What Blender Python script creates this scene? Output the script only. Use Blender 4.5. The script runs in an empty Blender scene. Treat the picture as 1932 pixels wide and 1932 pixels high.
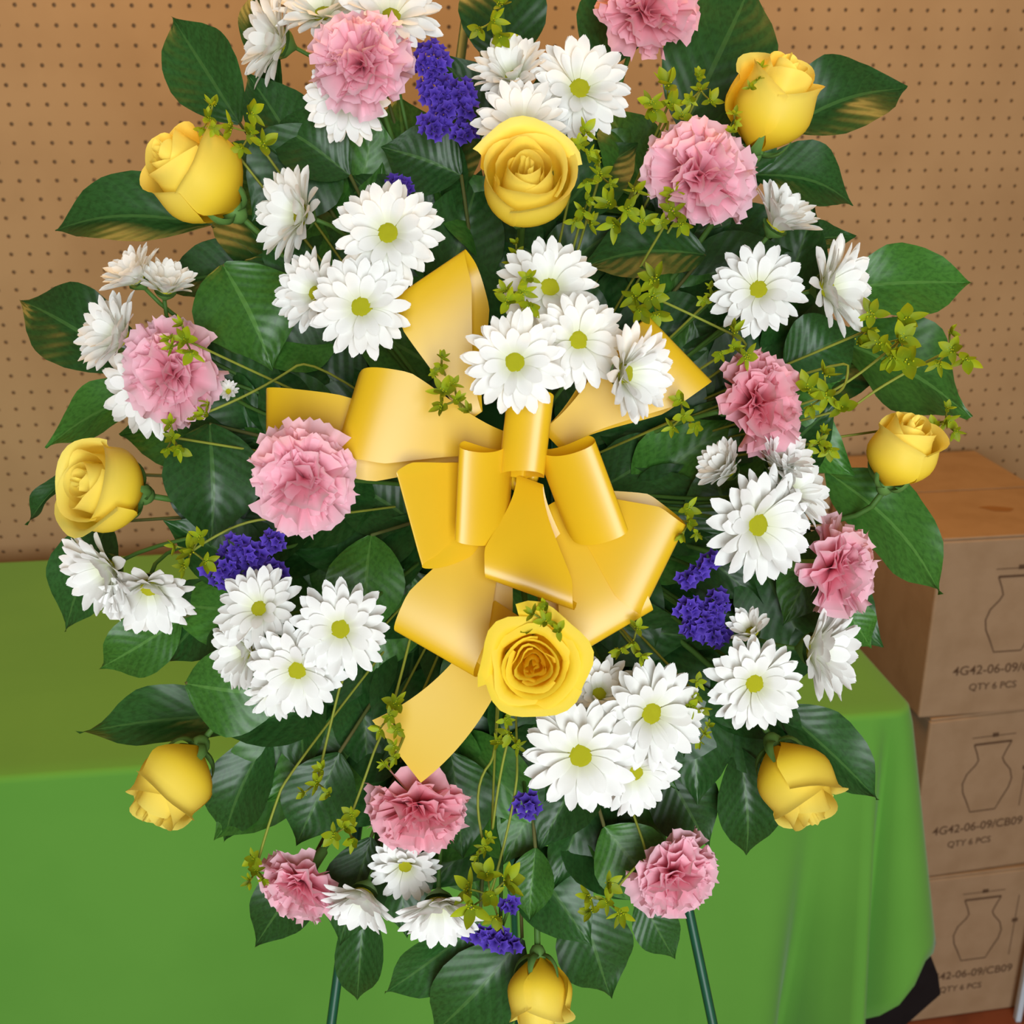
import bpy, math, random
from mathutils import Vector as V, Matrix as M
random.seed(11)
R = math.radians
scene = bpy.context.scene
COL = scene.collection

# ------------------------------------------------------------------ camera
F = 2250.0                                   # focal length in pixels of the 1932 px frame
PITCH = R(20.5)
CAM = V((0.0, 0.0, 1.45))
AX = V((1, 0, 0)); FWD = V((0, math.cos(PITCH), -math.sin(PITCH))); UP = V((0, math.sin(PITCH), math.cos(PITCH)))
cd = bpy.data.cameras.new('camera'); cam = bpy.data.objects.new('camera', cd); COL.objects.link(cam)
cd.sensor_width = 36.0; cd.lens = 36.0 * F / 1932.0; cd.clip_start = 0.02; cd.clip_end = 50
cam.location = CAM; cam.rotation_euler = (math.pi / 2 - PITCH, 0, 0)
cd.dof.use_dof = True; cd.dof.focus_distance = 0.68; cd.dof.aperture_fstop = 16.0
scene.camera = cam

# ------------------------------------------------------------------ light
world = bpy.data.worlds.new('world'); scene.world = world; world.use_nodes = True
bg = world.node_tree.nodes['Background']
bg.inputs[0].default_value = (1.0, 0.72, 0.42, 1); bg.inputs[1].default_value = 0.21

def area(name, loc, target, sx, sy, power, color):
    l = bpy.data.lights.new(name, 'AREA'); l.shape = 'RECTANGLE'; l.size = sx; l.size_y = sy
    l.energy = power; l.color = color
    o = bpy.data.objects.new(name, l); COL.objects.link(o); o.location = loc
    o.rotation_euler = (V(target) - V(loc)).to_track_quat('-Z', 'Y').to_euler()
    return o
area('window_light', (0.3, -1.9, 1.45), (0.1, 1.2, 1.10), 1.1, 1.9, 84, (0.88, 0.96, 1.0))
area('warm_bounce_light', (-0.1, 1.38, 2.45), (-0.1, 1.40, 0.8), 1.4, 0.3, 21, (1.0, 0.52, 0.11))  # added warm fill from overhead, imitates wall bounce on upward faces; no known fixture

vs = scene.view_settings
vs.view_transform = 'Standard'; vs.look = 'None'; vs.gamma = 1.0; vs.exposure = 0.0; vs.use_curve_mapping = False

# ------------------------------------------------------------------ helpers
def P(px, py, d):
    return CAM + d * ((px - 966) / F * AX + FWD - (py - 966) / F * UP)
def cv(x, y, z):
    return x * AX + y * UP - z * FWD
def ray(px, py):
    return (px - 966) / F * AX + FWD - (py - 966) / F * UP
def s2l(c):
    return tuple(((x / 255) / 12.92 if x / 255 <= .04045 else ((x / 255 + .055) / 1.055) ** 2.4) for x in c) + (1.0,)

def me(name, verts, faces, mat, uvs=None, smooth=True):
    m = bpy.data.meshes.new(name); m.from_pydata([tuple(v) for v in verts], [], faces)
    if uvs:
        lay = m.uv_layers.new(name='UVMap')
        for i, l in enumerate(m.loops):
            lay.data[i].uv = uvs[l.vertex_index]
    if smooth:
        m.polygons.foreach_set('use_smooth', [True] * len(m.polygons))
    if mat: m.materials.append(mat)
    m.update()
    return m
def ob(name, mesh, parent=None, mat=None):
    o = bpy.data.objects.new(name, mesh); COL.objects.link(o)
    if parent is not None: o.parent = parent
    if mat is not None: o.matrix_basis = mat
    return o
def thing(name, label, cat, mat=None, group=None):
    o = bpy.data.objects.new(name, None); COL.objects.link(o); o.empty_display_size = .01
    o['label'] = label; o['category'] = cat
    if group: o['group'] = group
    if mat is not None: o.matrix_basis = mat
    return o
def tag(o, label, cat, group=None):
    o['label'] = label; o['category'] = cat
    if group: o['group'] = group
    return o
def surf(nu, nv, f):
    vs_, uv = [], []
    for j in range(nv + 1):
        for i in range(nu + 1):
            u = -1 + 2 * i / nu; v = j / nv
            vs_.append(f(u, v)); uv.append(((u + 1) / 2, v))
    fs = [(j * (nu + 1) + i, j * (nu + 1) + i + 1, (j + 1) * (nu + 1) + i + 1, (j + 1) * (nu + 1) + i)
          for j in range(nv) for i in range(nu)]
    return vs_, fs, uv
def interp(tab, x):
    for (a, b), (c, d) in zip(tab, tab[1:]):
        if x <= c: return b + (d - b) * (x - a) / (c - a)
    return tab[-1][1]
def tube(pts, r, n=6, r2=None):
    pts = [V(p) for p in pts]; vs_, fs = [], []
    k = len(pts)
    for i, p in enumerate(pts):
        t = (pts[min(i + 1, k - 1)] - pts[max(i - 1, 0)])
        if t.length < 1e-9: t = V((0, 0, 1))
        t.normalize()
        a = t.orthogonal().normalized() if i == 0 else (pa - t * pa.dot(t)).normalized()
        pa = a
        b = t.cross(a); rr = r if r2 is None else r + (r2 - r) * i / (k - 1)
        for q in range(n):
            an = 2 * math.pi * q / n
            vs_.append(p + (a * math.cos(an) + b * math.sin(an)) * rr)
    for i in range(k - 1):
        for q in range(n):
            fs.append((i * n + q, i * n + (q + 1) % n, (i + 1) * n + (q + 1) % n, (i + 1) * n + q))
    fs.append(tuple(range(n - 1, -1, -1))); fs.append(tuple((k - 1) * n + q for q in range(n)))
    return vs_, fs
def bez(a, b, c, n=10):
    a, b, c = V(a), V(b), V(c)
    return [a * (1 - t) ** 2 + b * 2 * t * (1 - t) + c * t * t for t in [i / n for i in range(n + 1)]]
def frame(z, roll=0.0):
    z = z.normalized(); up = UP if abs(z.dot(UP)) < .95 else AX
    x = up.cross(z).normalized(); y = z.cross(x)
    m = M((x, y, z)).transposed().to_4x4()
    return m @ M.Rotation(roll, 4, 'Z')
def boxv(x0, x1, y0, y1, z0, z1):
    v = [(x, y, z) for x in (x0, x1) for y in (y0, y1) for z in (z0, z1)]
    f = [(0, 1, 3, 2), (4, 6, 7, 5), (0, 4, 5, 1), (2, 3, 7, 6), (0, 2, 6, 4), (1, 5, 7, 3)]
    return v, f
def bevbox(name, x0, x1, y0, y1, z0, z1, mat, bev=.002):
    import bmesh
    bm = bmesh.new(); v, f = boxv(x0, x1, y0, y1, z0, z1)
    bv = [bm.verts.new(p) for p in v]
    for q in f: bm.faces.new([bv[i] for i in q])
    bmesh.ops.recalc_face_normals(bm, faces=bm.faces)
    bmesh.ops.bevel(bm, geom=list(bm.edges), offset=bev, segments=2, affect='EDGES', profile=.5)
    m = bpy.data.meshes.new(name); bm.to_mesh(m); bm.free(); m.materials.append(mat)
    return m

# ------------------------------------------------------------------ materials
def mat(name, base, rough=.6, spec=.3, trans=0.0, noise=None, bump=0.0, bscale=80, coat=0, sheen=0, grad=None, var=0.0):
    """Principled surface; trans mixes in a translucent lobe; grad=(colour at v=0, colour at v=1) along the UV;
    noise=(second colour, scale, amount)."""
    m = bpy.data.materials.new(name); m.use_nodes = True; nt = m.node_tree; N = nt.nodes; L = nt.links
    p = N['Principled BSDF']; out = N['Material Output']
    p.inputs['Roughness'].default_value = rough
    p.inputs['Specular IOR Level'].default_value = spec
    p.inputs['Coat Weight'].default_value = coat; p.inputs['Coat Roughness'].default_value = .25
    p.inputs['Sheen Weight'].default_value = sheen
    c = N.new('ShaderNodeRGB'); c.outputs[0].default_value = s2l(base); cur = c.outputs[0]
    if grad:
        uvn = N.new('ShaderNodeUVMap'); sp = N.new('ShaderNodeSeparateXYZ'); L.new(uvn.outputs[0], sp.inputs[0])
        rp = N.new('ShaderNodeValToRGB'); L.new(sp.outputs[1], rp.inputs[0])
        rp.color_ramp.elements[0].color = s2l(grad[0]); rp.color_ramp.elements[1].color = s2l(grad[-1])
        if len(grad) == 3:
            e = rp.color_ramp.elements.new(.5); e.color = s2l(grad[1])
        cur = rp.outputs[0]
    tc = N.new('ShaderNodeTexCoord')
    if noise:
        nz = N.new('ShaderNodeTexNoise'); nz.inputs['Scale'].default_value = noise[1]; nz.inputs['Detail'].default_value = 4
        L.new(tc.outputs['Object'], nz.inputs['Vector'])
        mx = N.new('ShaderNodeMix'); mx.data_type = 'RGBA'; mx.inputs[7].default_value = s2l(noise[0])
        mr = N.new('ShaderNodeMapRange'); mr.inputs[1].default_value = .42; mr.inputs[2].default_value = .68
        mr.inputs[4].default_value = noise[2]
        L.new(nz.outputs[0], mr.inputs[0]); L.new(mr.outputs[0], mx.inputs[0]); L.new(cur, mx.inputs[6]); cur = mx.outputs[2]
    if var:
        oi = N.new('ShaderNodeObjectInfo'); hs = N.new('ShaderNodeHueSaturation')
        mr = N.new('ShaderNodeMapRange'); mr.inputs[3].default_value = 1 - var; mr.inputs[4].default_value = 1 + var
        L.new(oi.outputs['Random'], mr.inputs[0]); L.new(mr.outputs[0], hs.inputs['Value']); L.new(cur, hs.inputs['Color']); cur = hs.outputs[0]
    L.new(cur, p.inputs['Base Color'])
    if bump:
        nb = N.new('ShaderNodeTexNoise'); nb.inputs['Scale'].default_value = bscale; nb.inputs['Detail'].default_value = 3
        L.new(tc.outputs['Object'], nb.inputs['Vector'])
        b = N.new('ShaderNodeBump'); b.inputs['Strength'].default_value = bump; b.inputs['Distance'].default_value = .002
        L.new(nb.outputs[0], b.inputs['Height']); L.new(b.outputs[0], p.inputs['Normal'])
    if trans:
        tr = N.new('ShaderNodeBsdfTranslucent'); L.new(cur, tr.inputs['Color'])
        ms = N.new('ShaderNodeMixShader'); ms.inputs[0].default_value = trans
        L.new(p.outputs[0], ms.inputs[1]); L.new(tr.outputs[0], ms.inputs[2]); L.new(ms.outputs[0], out.inputs[0])
    return m

MT = {}
MT['peg'] = mat('pegboard_hardboard', (168, 137, 100), .75, .2, noise=((158, 127, 91), 7, .8))
MT['wall'] = mat('wall_behind_board', (136, 104, 72), .9, .1, noise=((124, 94, 64), 5, .6))
MT['floor'] = mat('red_brown_floor', (128, 66, 40), .5, .4, noise=((98, 48, 28), 14, .8))
MT['card'] = mat('cardboard', (158, 128, 98), .85, .15, noise=((148, 118, 88), 22, .8), bump=.12, bscale=160)
MT['print'] = mat('cardboard_print', (92, 68, 50), .85, .1)
MT['stain'] = mat('cardboard_stain', (140, 100, 62), .85, .1)
MT['cloth'] = mat('green_tablecloth', (98, 156, 60), .9, .1, noise=((92, 150, 56), 5, .7), bump=.08, bscale=900, sheen=.15)
MT['tabletop'] = mat('table_top', (150, 140, 125), .6, .3, noise=((140, 130, 115), 30, .5))
MT['black'] = mat('black_steel', (14, 14, 16), .5, .3, noise=((20, 20, 22), 40, .5))
MT['whitep'] = mat('white_plastic', (190, 200, 212), .5, .3, noise=((180, 190, 200), 40, .5))
MT['easel'] = mat('green_wire', (10, 78, 52), .45, .5, noise=((8, 66, 46), 60, .5))
MT['foam'] = mat('floral_foam', (40, 84, 44), .95, .05, noise=((30, 66, 34), 90, .7))
MT['stem'] = mat('green_stem', (74, 112, 44), .6, .3, noise=((58, 96, 36), 60, .6))
MT['woody'] = mat('branch_stem', (82, 92, 44), .7, .2, noise=((96, 78, 46), 60, .6))
MT['bstem'] = mat('yellow_green_stem', (136, 146, 52), .6, .3, noise=((120, 120, 40), 60, .6))
MT['calyx'] = mat('calyx_green', (96, 136, 66), .6, .3, noise=((80, 120, 52), 80, .6))
MT['daisy'] = mat('daisy_white', (246, 246, 240), .6, .2, trans=.28, grad=((232, 234, 200), (247, 247, 243), (248, 248, 247)))
MT['disk'] = mat('daisy_disk', (196, 192, 34), .8, .2, noise=((168, 172, 22), 900, .9), bump=.6, bscale=1500)
MT['rose'] = mat('rose_yellow', (252, 214, 50), .5, .25, trans=.34, grad=((254, 216, 34), (255, 228, 66), (255, 238, 120)))
MT['roseo'] = mat('rose_deep_yellow', (255, 214, 14), .5, .25, trans=.40, grad=((254, 206, 10), (255, 218, 24), (255, 230, 70)))
MT['pink'] = mat('carnation_pink', (246, 160, 178), .65, .2, trans=.42, grad=((246, 156, 174), (252, 182, 198), (253, 212, 224)), var=.05)
MT['pinkd'] = mat('carnation_coral_pink', (240, 140, 158), .65, .2, trans=.42, grad=((240, 138, 156), (248, 168, 182), (251, 196, 208)), var=.05)
MT['statice'] = mat('statice_purple', (92, 62, 196), .7, .2, trans=.2, grad=((58, 40, 130), (78, 54, 164), (98, 72, 184)), var=.2)
MT['bup'] = mat('bupleurum_leaf', (138, 160, 20), .55, .3, trans=.35, grad=((132, 156, 26), (164, 174, 22)), var=.3)
MT['bupf'] = mat('bupleurum_floret', (176, 176, 16), .7, .2, noise=((150, 160, 14), 500, .6))
MT['ribbon'] = mat('yellow_satin', (240, 196, 32), .34, .45, trans=.24, noise=((236, 190, 26), 20, .4), coat=.34)

def leafmat(name, a, b, vein):
    m = mat(name, a, .40, .45, trans=.10, noise=(b, 26, .9), var=.22)
    nt = m.node_tree; N = nt.nodes; L = nt.links; p = N['Principled BSDF']
    uvn = N.new('ShaderNodeUVMap'); sp = N.new('ShaderNodeSeparateXYZ'); L.new(uvn.outputs[0], sp.inputs[0])
    def mth(op, x, y=None):
        n = N.new('ShaderNodeMath'); n.operation = op
        for i, q in enumerate((x, y)):
            if q is None: continue
            if isinstance(q, (int, float)): n.inputs[i].default_value = q
            else: L.new(q, n.inputs[i])
        return n.outputs[0]
    au = mth('ABSOLUTE', mth('SUBTRACT', sp.outputs[0], .5))
    ph = mth('SUBTRACT', mth('MULTIPLY', sp.outputs[1], 9.0), mth('MULTIPLY', au, 5.0))
    side = mth('GREATER_THAN', mth('COSINE', mth('MULTIPLY', ph, 6.283)), .965)
    mid = mth('LESS_THAN', au, .022)
    ve = mth('MAXIMUM', mth('MULTIPLY', side, .14), mid)
    mx = N.new('ShaderNodeMix'); mx.data_type = 'RGBA'; mx.inputs[7].default_value = s2l(vein)
    src = p.inputs['Base Color'].links[0].from_socket
    L.new(mth('MULTIPLY', ve, .55), mx.inputs[0]); L.new(src, mx.inputs[6]); L.new(mx.outputs[2], p.inputs['Base Color'])
    wv = mth('COSINE', mth('MULTIPLY', ph, 6.283))
    b = N.new('ShaderNodeBump'); b.inputs['Strength'].default_value = .12; b.inputs['Distance'].default_value = .0012
    L.new(wv, b.inputs['Height']); L.new(b.outputs[0], p.inputs['Normal'])
    return m
MT['leaf'] = leafmat('dark_glossy_leaf', (40, 84, 34), (30, 66, 24), (78, 120, 56))
MT['leaf2'] = leafmat('mid_green_leaf', (62, 114, 40), (46, 92, 30), (96, 144, 66))

# ------------------------------------------------------------------ setting
YAW = R(7.8)
EX = V((math.cos(YAW), math.sin(YAW), 0)); EY = V((-math.sin(YAW), math.cos(YAW), 0))
WO = V((0, 1.80, 0))                                       # a point of the wall line
WM = M((EX, EY, V((0, 0, 1)))).transposed().to_4x4(); WM.translation = WO
def struct(name, mesh, m=None):
    o = ob(name, mesh, None, m); o['kind'] = 'structure'; return o
v, f = boxv(-2.2, 2.2, -3.6, .16, -.06, 0.0)
fl = struct('floor', me('floor', v, f, MT['floor'], smooth=False), WM)
v, f = boxv(-2.2, 2.2, .035, .16, 0.0, 2.6)
struct('wall_back', me('wall_back', v, f, MT['wall'], smooth=False), WM)
# pegboard with real holes on a one inch grid
def pegboard():
    p = .0254; x0, nx = -1.14, 92; z0, nz = .6, 48; r = .0030; th = .005; n = 8
    vs_, fs = [], []
    for j in range(nz):
        for i in range(nx):
            cx, cz = x0 + (i + .5) * p, z0 + (j + .5) * p; b = len(vs_)
            for q in range(n):
                a = math.pi / 4 * q; c, s = math.cos(a), math.sin(a); k = max(abs(c), abs(s))
                vs_.append((cx + c / k * p / 2, 0, cz + s / k * p / 2))
            for q in range(n):
                a = math.pi / 4 * q
                vs_.append((cx + math.cos(a) * r, 0, cz + math.sin(a) * r))
            for q in range(n):
                a = math.pi / 4 * q
                vs_.append((cx + math.cos(a) * r, th, cz + math.sin(a) * r))
            for q in range(n):
                w = (q + 1) % n
                fs.append((b + q, b + w, b + n + w, b + n + q))
                fs.append((b + n + q, b + n + w, b + 2 * n + w, b + 2 * n + q))
    x1, z1 = x0 + nx * p, z0 + nz * p; b = len(vs_)
    for (xa, xb, za, zb) in ((x0, x1, z0, z0), (x0, x1, z1, z1), (x0, x0, z0, z1), (x1, x1, z0, z1)):
        b = len(vs_); vs_ += [(xa, 0, za), (xb, 0, zb), (xb, th, zb), (xa, th, za)]; fs.append((b, b + 1, b + 2, b + 3))
    return me('pegboard', vs_, fs, MT['peg'], smooth=False)
tag(ob('pegboard', pegboard(), None, WM @ M.Translation((0, .030, 0))), 'tan pegboard with rows of small holes covering the wall behind the flowers', 'pegboard')

# table and cloth
TC = V((.462, 1.216, 0))
TM = M((EX, EY, V((0, 0, 1)))).transposed().to_4x4(); TM.translation = TC
tb = thing('table', 'folding table with black steel legs hidden under the green cloth', 'table', TM)
ob('tabletop', bevbox('tabletop', -1.75, -.006, .006, .60, .715, .746, MT['tabletop'], .004), tb)
for (a, b) in ((-.09, .07), (-.09, .53), (-1.6, .07), (-1.6, .53)):
    vv, ff = tube([(a, b, .715), (a, b, .0)], .014, 8); ob('leg', me('leg', vv, ff, MT['black']), tb)
for a in (-.09, -1.6):
    vv, ff = tube([(a, .07, .12), (a, .53, .12)], .011, 8); ob('crossbar', me('crossbar', vv, ff, MT['black']), tb)
# added black panel standing for an unidentified dark shape below the cloth corner
pp = [(.110, .06, .33), (.124, .06, .298), (.132, .06, .264), (.08, .06, .208), (.0, .06, .125), (-.09, .06, .125), (-.09, .06, .33)]
vs_ = [(x, y, z) for x, y, z in pp] + [(x, y + .012, z) for x, y, z in pp]; k = len(pp)
ob('black_shape', me('black_shape', vs_, [tuple(range(k - 1, -1, -1)), tuple(range(k, 2 * k))] + [(i, (i + 1) % k, k + (i + 1) % k, k + i) for i in range(k)], MT['black'], smooth=False), tb)

def cloth():
    rc = .022; zt = .752
    path = []                                      # (a, b, nx, ny, s) s: signed distance along, 0 at the corner
    a = -1.8
    while a < -rc - .001:
        path.append((a, 0.0, 0, -1, a)); a += .03 if a < -.45 else .008
    for q in range(9):
        t = -math.pi / 2 + math.pi / 2 * q / 8
        path.append((-rc + rc * math.cos(t), rc + rc * math.sin(t), math.cos(t), math.sin(t), -rc + rc * 2 * q / 8))
    b = rc + .01
    while b < .6:
        path.append((0.0, b, 1, 0, b)); b += .012
    g = lambda x, c, w: math.exp(-((x - c) / w) ** 2)
    rows = 20; vs_, uv = [], []
    def hem(s):
        return interp([(-2, .10), (-.30, .10), (-.14, .10), (-.07, .10), (-.03, .25), (0, .415), (.04, .43), (.3, .42), (.7, .42)], s)
    ring = []
    for (a, b, nx, ny, s) in path:                # inset top ring
        ring.append((a - nx * .02, b - ny * .02, zt)); uv.append((s, 0))
    vs_ += ring
    np_ = len(path)
    for q in range(4):                             # rounded edge
        t = math.pi / 2 * q / 3
        for (a, b, nx, ny, s) in path:
            vs_.append((a + nx * .008 * math.sin(t), b + ny * .008 * math.sin(t), zt - .008 + .008 * math.cos(t)))
    for j in range(1, rows + 1):
        v = j / rows
        for (a, b, nx, ny, s) in path:
            h = hem(s); z = zt - .008 - (zt - .008 - h) * v; dr = min((zt - z) / .4, 1.4)
            d = .012 * dr
            d += .064 * g(s, .014, .030) * dr ** 1.0            # flare of the corner
            d -= .044 * g(s, -.026, .010) * dr ** .7            # sharp crease beside it
            d += .034 * g(s, -.048, .014) * dr ** .8
            d -= .052 * g(s, -.105, .022) * dr ** 1.6           # long soft fold
            d += .016 * g(s, -.165, .04) * dr
            d += .006 * math.sin(s * 9 + 1.0) * dr * (1 if s < -.25 else 0)
            d += .02 * math.sin(s * 22) * dr * (1 if s > .08 else 0)
            vs_.append((a + nx * (.008 + d) + (.012 * dr * g(s, -.03, .05)), b + ny * (.008 + d), z))
    fs = []
    for j in range(rows + 4):
        for i in range(np_ - 1):
            fs.append((j * np_ + i, (j + 1) * np_ + i, (j + 1) * np_ + i + 1, j * np_ + i + 1))
    kb = len(vs_); vs_.append((-1.8, path[-1][1], zt))
    fs.append(tuple(range(np_)) + (kb,))
    m = me('tablecloth', vs_, fs, MT['cloth'])
    m.polygons[len(fs) - 1].use_smooth = False
    return m
co = ob('tablecloth', cloth(), None, TM); tag(co, 'bright green cloth draped over the table in front of the pegboard', 'tablecloth')
sm = co.modifiers.new('thickness', 'SOLIDIFY'); sm.thickness = .0015; sm.offset = -1

# cardboard boxes
def text_mesh(body, size, matl):
    c = bpy.data.curves.new('t', 'FONT'); c.body = body; c.size = size; c.align_x = 'CENTER'; c.extrude = .0003
    c.offset = .0001
    o = bpy.data.objects.new('t', c); COL.objects.link(o)
    dg = bpy.context.evaluated_depsgraph_get()
    m = bpy.data.meshes.new_from_object(o.evaluated_get(dg)); bpy.data.objects.remove(o); m.materials.clear(); m.materials.append(matl)
    return m
def strip2d(pts, w):
    """a flat printed line in the plane of the box front (x across, z up), standing 0.4 mm proud"""
    vs_, fs = [], []
    for i, p in enumerate(pts):
        a = V(pts[max(i - 1, 0)]); b = V(pts[min(i + 1, len(pts) - 1)]); t = (b - a).normalized(); n = V((-t.y, t.x)) * w / 2
        vs_ += [(p[0] + n.x, -.0004, p[1] + n.y), (p[0] - n.x, -.0004, p[1] - n.y)]
    for i in range(len(pts) - 1): fs.append((2 * i, 2 * i + 1, 2 * i + 3, 2 * i + 2))
    return vs_, fs
BW, BD, BH = .245, .372, .281
def carton(px, py, z0, yaw, label, cs, vs0):
    r = ray(px, py); t = (z0 + BH - CAM.z) / r.z; p = CAM + r * t
    m = M.Rotation(R(yaw), 4, 'Z'); m.translation = (p.x, p.y, z0)
    b = thing('cardboard_box', label, 'box', m, 'cardboard vase boxes stacked by the table')
    ob('body', bevbox('body', 0, BW, 0, BD, .0005, BH - .004, MT['card'], .003), b)
    for k, (ya, yb) in enumerate(((.0015, BD / 2 - .002), (BD / 2 + .002, BD - .0015))):
        fo = ob('top_flap', bevbox('top_flap', .0015, BW - .0015, ya, yb, BH - .0035, BH, MT['card'], .0012), b)
        if k == 0 and z0 > .5:
            pts = [(.135 + .022 * math.cos(t) * (1 + .2 * math.sin(3 * t)), BD * .27 + .011 * math.sin(t) - .006 * math.cos(t), BH + .0003) for t in [6.283 * i / 20 for i in range(20)]]
            ob('stain', me('stain', pts, [tuple(range(20))], MT['stain'], smooth=False), fo)
    # vase outline
    prof = [(.031, 0), (.024, -.016), (.020, -.028), (.024, -.036), (.036, -.050), (.041, -.066), (.038, -.082), (.029, -.100), (.021, -.118)]
    zt = BH - vs0
    left = [(cs - x, zt + z) for x, z in prof]; right = [(cs + x, zt + z) for x, z in reversed(prof)]
    a, fa = strip2d(left + right, .0022)
    c, fc = strip2d([(cs - .031, zt), (cs + .031, zt)], .0038); o_ = len(a); a += c; fa += [tuple(i + o_ for i in q) for q in fc]
    ob('printed_vase_outline', me('printed_vase_outline', a, fa, MT['print'], smooth=False), b)
    a, fa = strip2d([(cs - .036, zt + .012), (cs + .036, zt + .012)], .0014)
    c, fc = strip2d([(cs + .062, zt - .002), (cs + .062, zt - .118)], .0014); o_ = len(a); a += c; fa += [tuple(i + o_ for i in q) for q in fc]
    for (x, z) in ((cs + .002, zt + .0135), (cs + .062, zt - .050)):
        c, fc = strip2d([(x - .005, z), (x + .005, z)], .007); o_ = len(a); a += c; fa += [tuple(i + o_ for i in q) for q in fc]
    ob('printed_size_mark', me('printed_size_mark', a, fa, MT['print'], smooth=False), b)
    rx = M.Rotation(R(90), 4, 'X')
    ob('printed_code', text_mesh('4G42-06-09/CB09', .0205, MT['print']), b, M.Translation((cs - .003, -.0003, zt - .152)) @ rx)
    ob('printed_quantity', text_mesh('QTY 6 PCS', .0155, MT['print']), b, M.Translation((cs - .014, -.0003, zt - .178)) @ rx)
    return b
carton(1779, 1017, .562, 8, 'topmost cardboard box of the stack, closed flaps and a knot-like stain on top', .122, .062)
carton(1757, 1358, .281, 12, 'middle cardboard box of the stack, printed with a vase outline', .108, .052)
carton(1716, 1662, .0, 10, 'lowest cardboard box of the stack, standing on the red-brown floor', .130, .050)
# white post in the lower right corner
r = ray(1919, 1924); p = CAM + r * (-CAM.z / r.z)
vv, ff = boxv(-.0042, .0042, -.006, .006, 0, .30)
wp = ob('white_post', bevbox('white_post', -.0045, .0045, -.006, .006, 0, .32, MT['whitep'], .0015), None, M.Translation((p.x, p.y, 0)))
tag(wp, 'thin white upright post beside the lowest cardboard box', 'post')

# ------------------------------------------------------------------ easel and foam
ed = .83
ea = P(905, -160, ed)
ez = thing('wire_easel', 'green wire easel carrying the flower spray, its legs showing below', 'easel', M.Translation((0, 0, 0)))
def leg_to_floor(a, b):
    t = (0 - a.z) / (b.z - a.z); return a + (b - a) * t
for q in (P(625, 1932, ed), P(1345, 1932, ed)):
    e = leg_to_floor(ea, q); vv, ff = tube([ea, e], .0034, 8); ob('leg', me('leg', vv, ff, MT['easel']), ez)
vv, ff = tube([ea, V((.02, 1.02, .0))], .0034, 8); ob('back_leg', me('back_leg', vv, ff, MT['easel']), ez)
for y in (560, 1300):
    xl = 640 - .134 * (y - 1820); xr = 1300 + .21 * (y - 1720)
    vv, ff = tube([P(xl, y, ed - .003), P(xr, y, ed - .003)], .0028, 8); ob('crossbar', me('crossbar', vv, ff, MT['easel']), ez)
fm = frame(cv(0, 0, 1)); fm.translation = P(955, 930, .80)
foam = thing('floral_foam_cage', 'green floral foam block behind the flowers holding all stems', 'foam', fm)
ob('foam_block', bevbox('foam_block', -.075, .075, -.11, .11, -.022, .022, MT['foam'], .008), foam)
for k in range(-2, 3):
    vv, ff = tube([(k * .03, -.112, .024), (k * .03, .112, .024)], .0012, 6); ob('cage_bar', me('cage_bar', vv, ff, MT['easel']), foam)
FC = P(955, 930, .80)
def foam_point(px, py):
    dx, dy = max(-170, min(170, (px - 955) * .30)), max(-260, min(260, (py - 930) * .30))
    return P(955 + dx, 930 + dy, .79)
def depth(px, py):
    r2 = ((px - 960) ** 2 + (py - 930) ** 2) / 950.0 ** 2
    return .645 + .085 * r2
def stem_part(root, start_w, ctrl_w, end_w, r, m, name='stem', n=9, r2=None):
    inv = root.matrix_basis.inverted()
    vv, ff = tube([inv @ q for q in bez(start_w, ctrl_w, end_w, n)], r, 6, r2)
    return ob(name, me(name, vv, ff, m), root)

# ------------------------------------------------------------------ leafy branches
LW = [(0, .04), (.05, .16), (.15, .32), (.3, .46), (.45, .5), (.6, .455), (.75, .31), (.86, .15), (.94, .05), (1, .0)]
def leaf_mesh(k, mt):
    rr = random.Random(k); arch = rr.uniform(.02, .16); fold = rr.uniform(.10, .34); ph = rr.uniform(0, 6); wav = rr.uniform(.01, .035)
    def fn(u, v):
        w = interp(LW, v); y = u * w
        z = fold * abs(y) + arch * math.sin(math.pi * v) - .10 * v * v + wav * math.sin(v * 11 + ph + u) * abs(u) * 2
        return (v, y + .03 * math.sin(v * 3 + ph) * v, z * .8)
    a, b, c = surf(8, 16, fn); return me('leaf', a, b, mt, c)
LEAF = [leaf_mesh(k, MT['leaf']) for k in range(5)] + [leaf_mesh(k + 50, MT['leaf2']) for k in range(4)]
def leaf_at(root, b, t, wpx, tilt=None, kind=None):
    """b, t: base and tip (px, py, depth); wpx: full width in pixels"""
    bw, tw = P(*b), P(*t); x = tw - bw; L = x.length
    n = cv(*(tilt if tilt else (random.uniform(-.35, .35), random.uniform(-.2, .5), 1)))
    n = (n - x * n.dot(x) / x.length_squared).normalized(); y = n.cross(x.normalized())
    w = wpx * b[2] / F
    m = M((x, y * w, n * L)).transposed().to_4x4(); m.translation = bw
    i = kind if kind is not None else (random.randrange(5) if random.random() < .75 else 5 + random.randrange(4))
    return ob('leaf', LEAF[i], root, root.matrix_basis.inverted() @ m)
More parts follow.
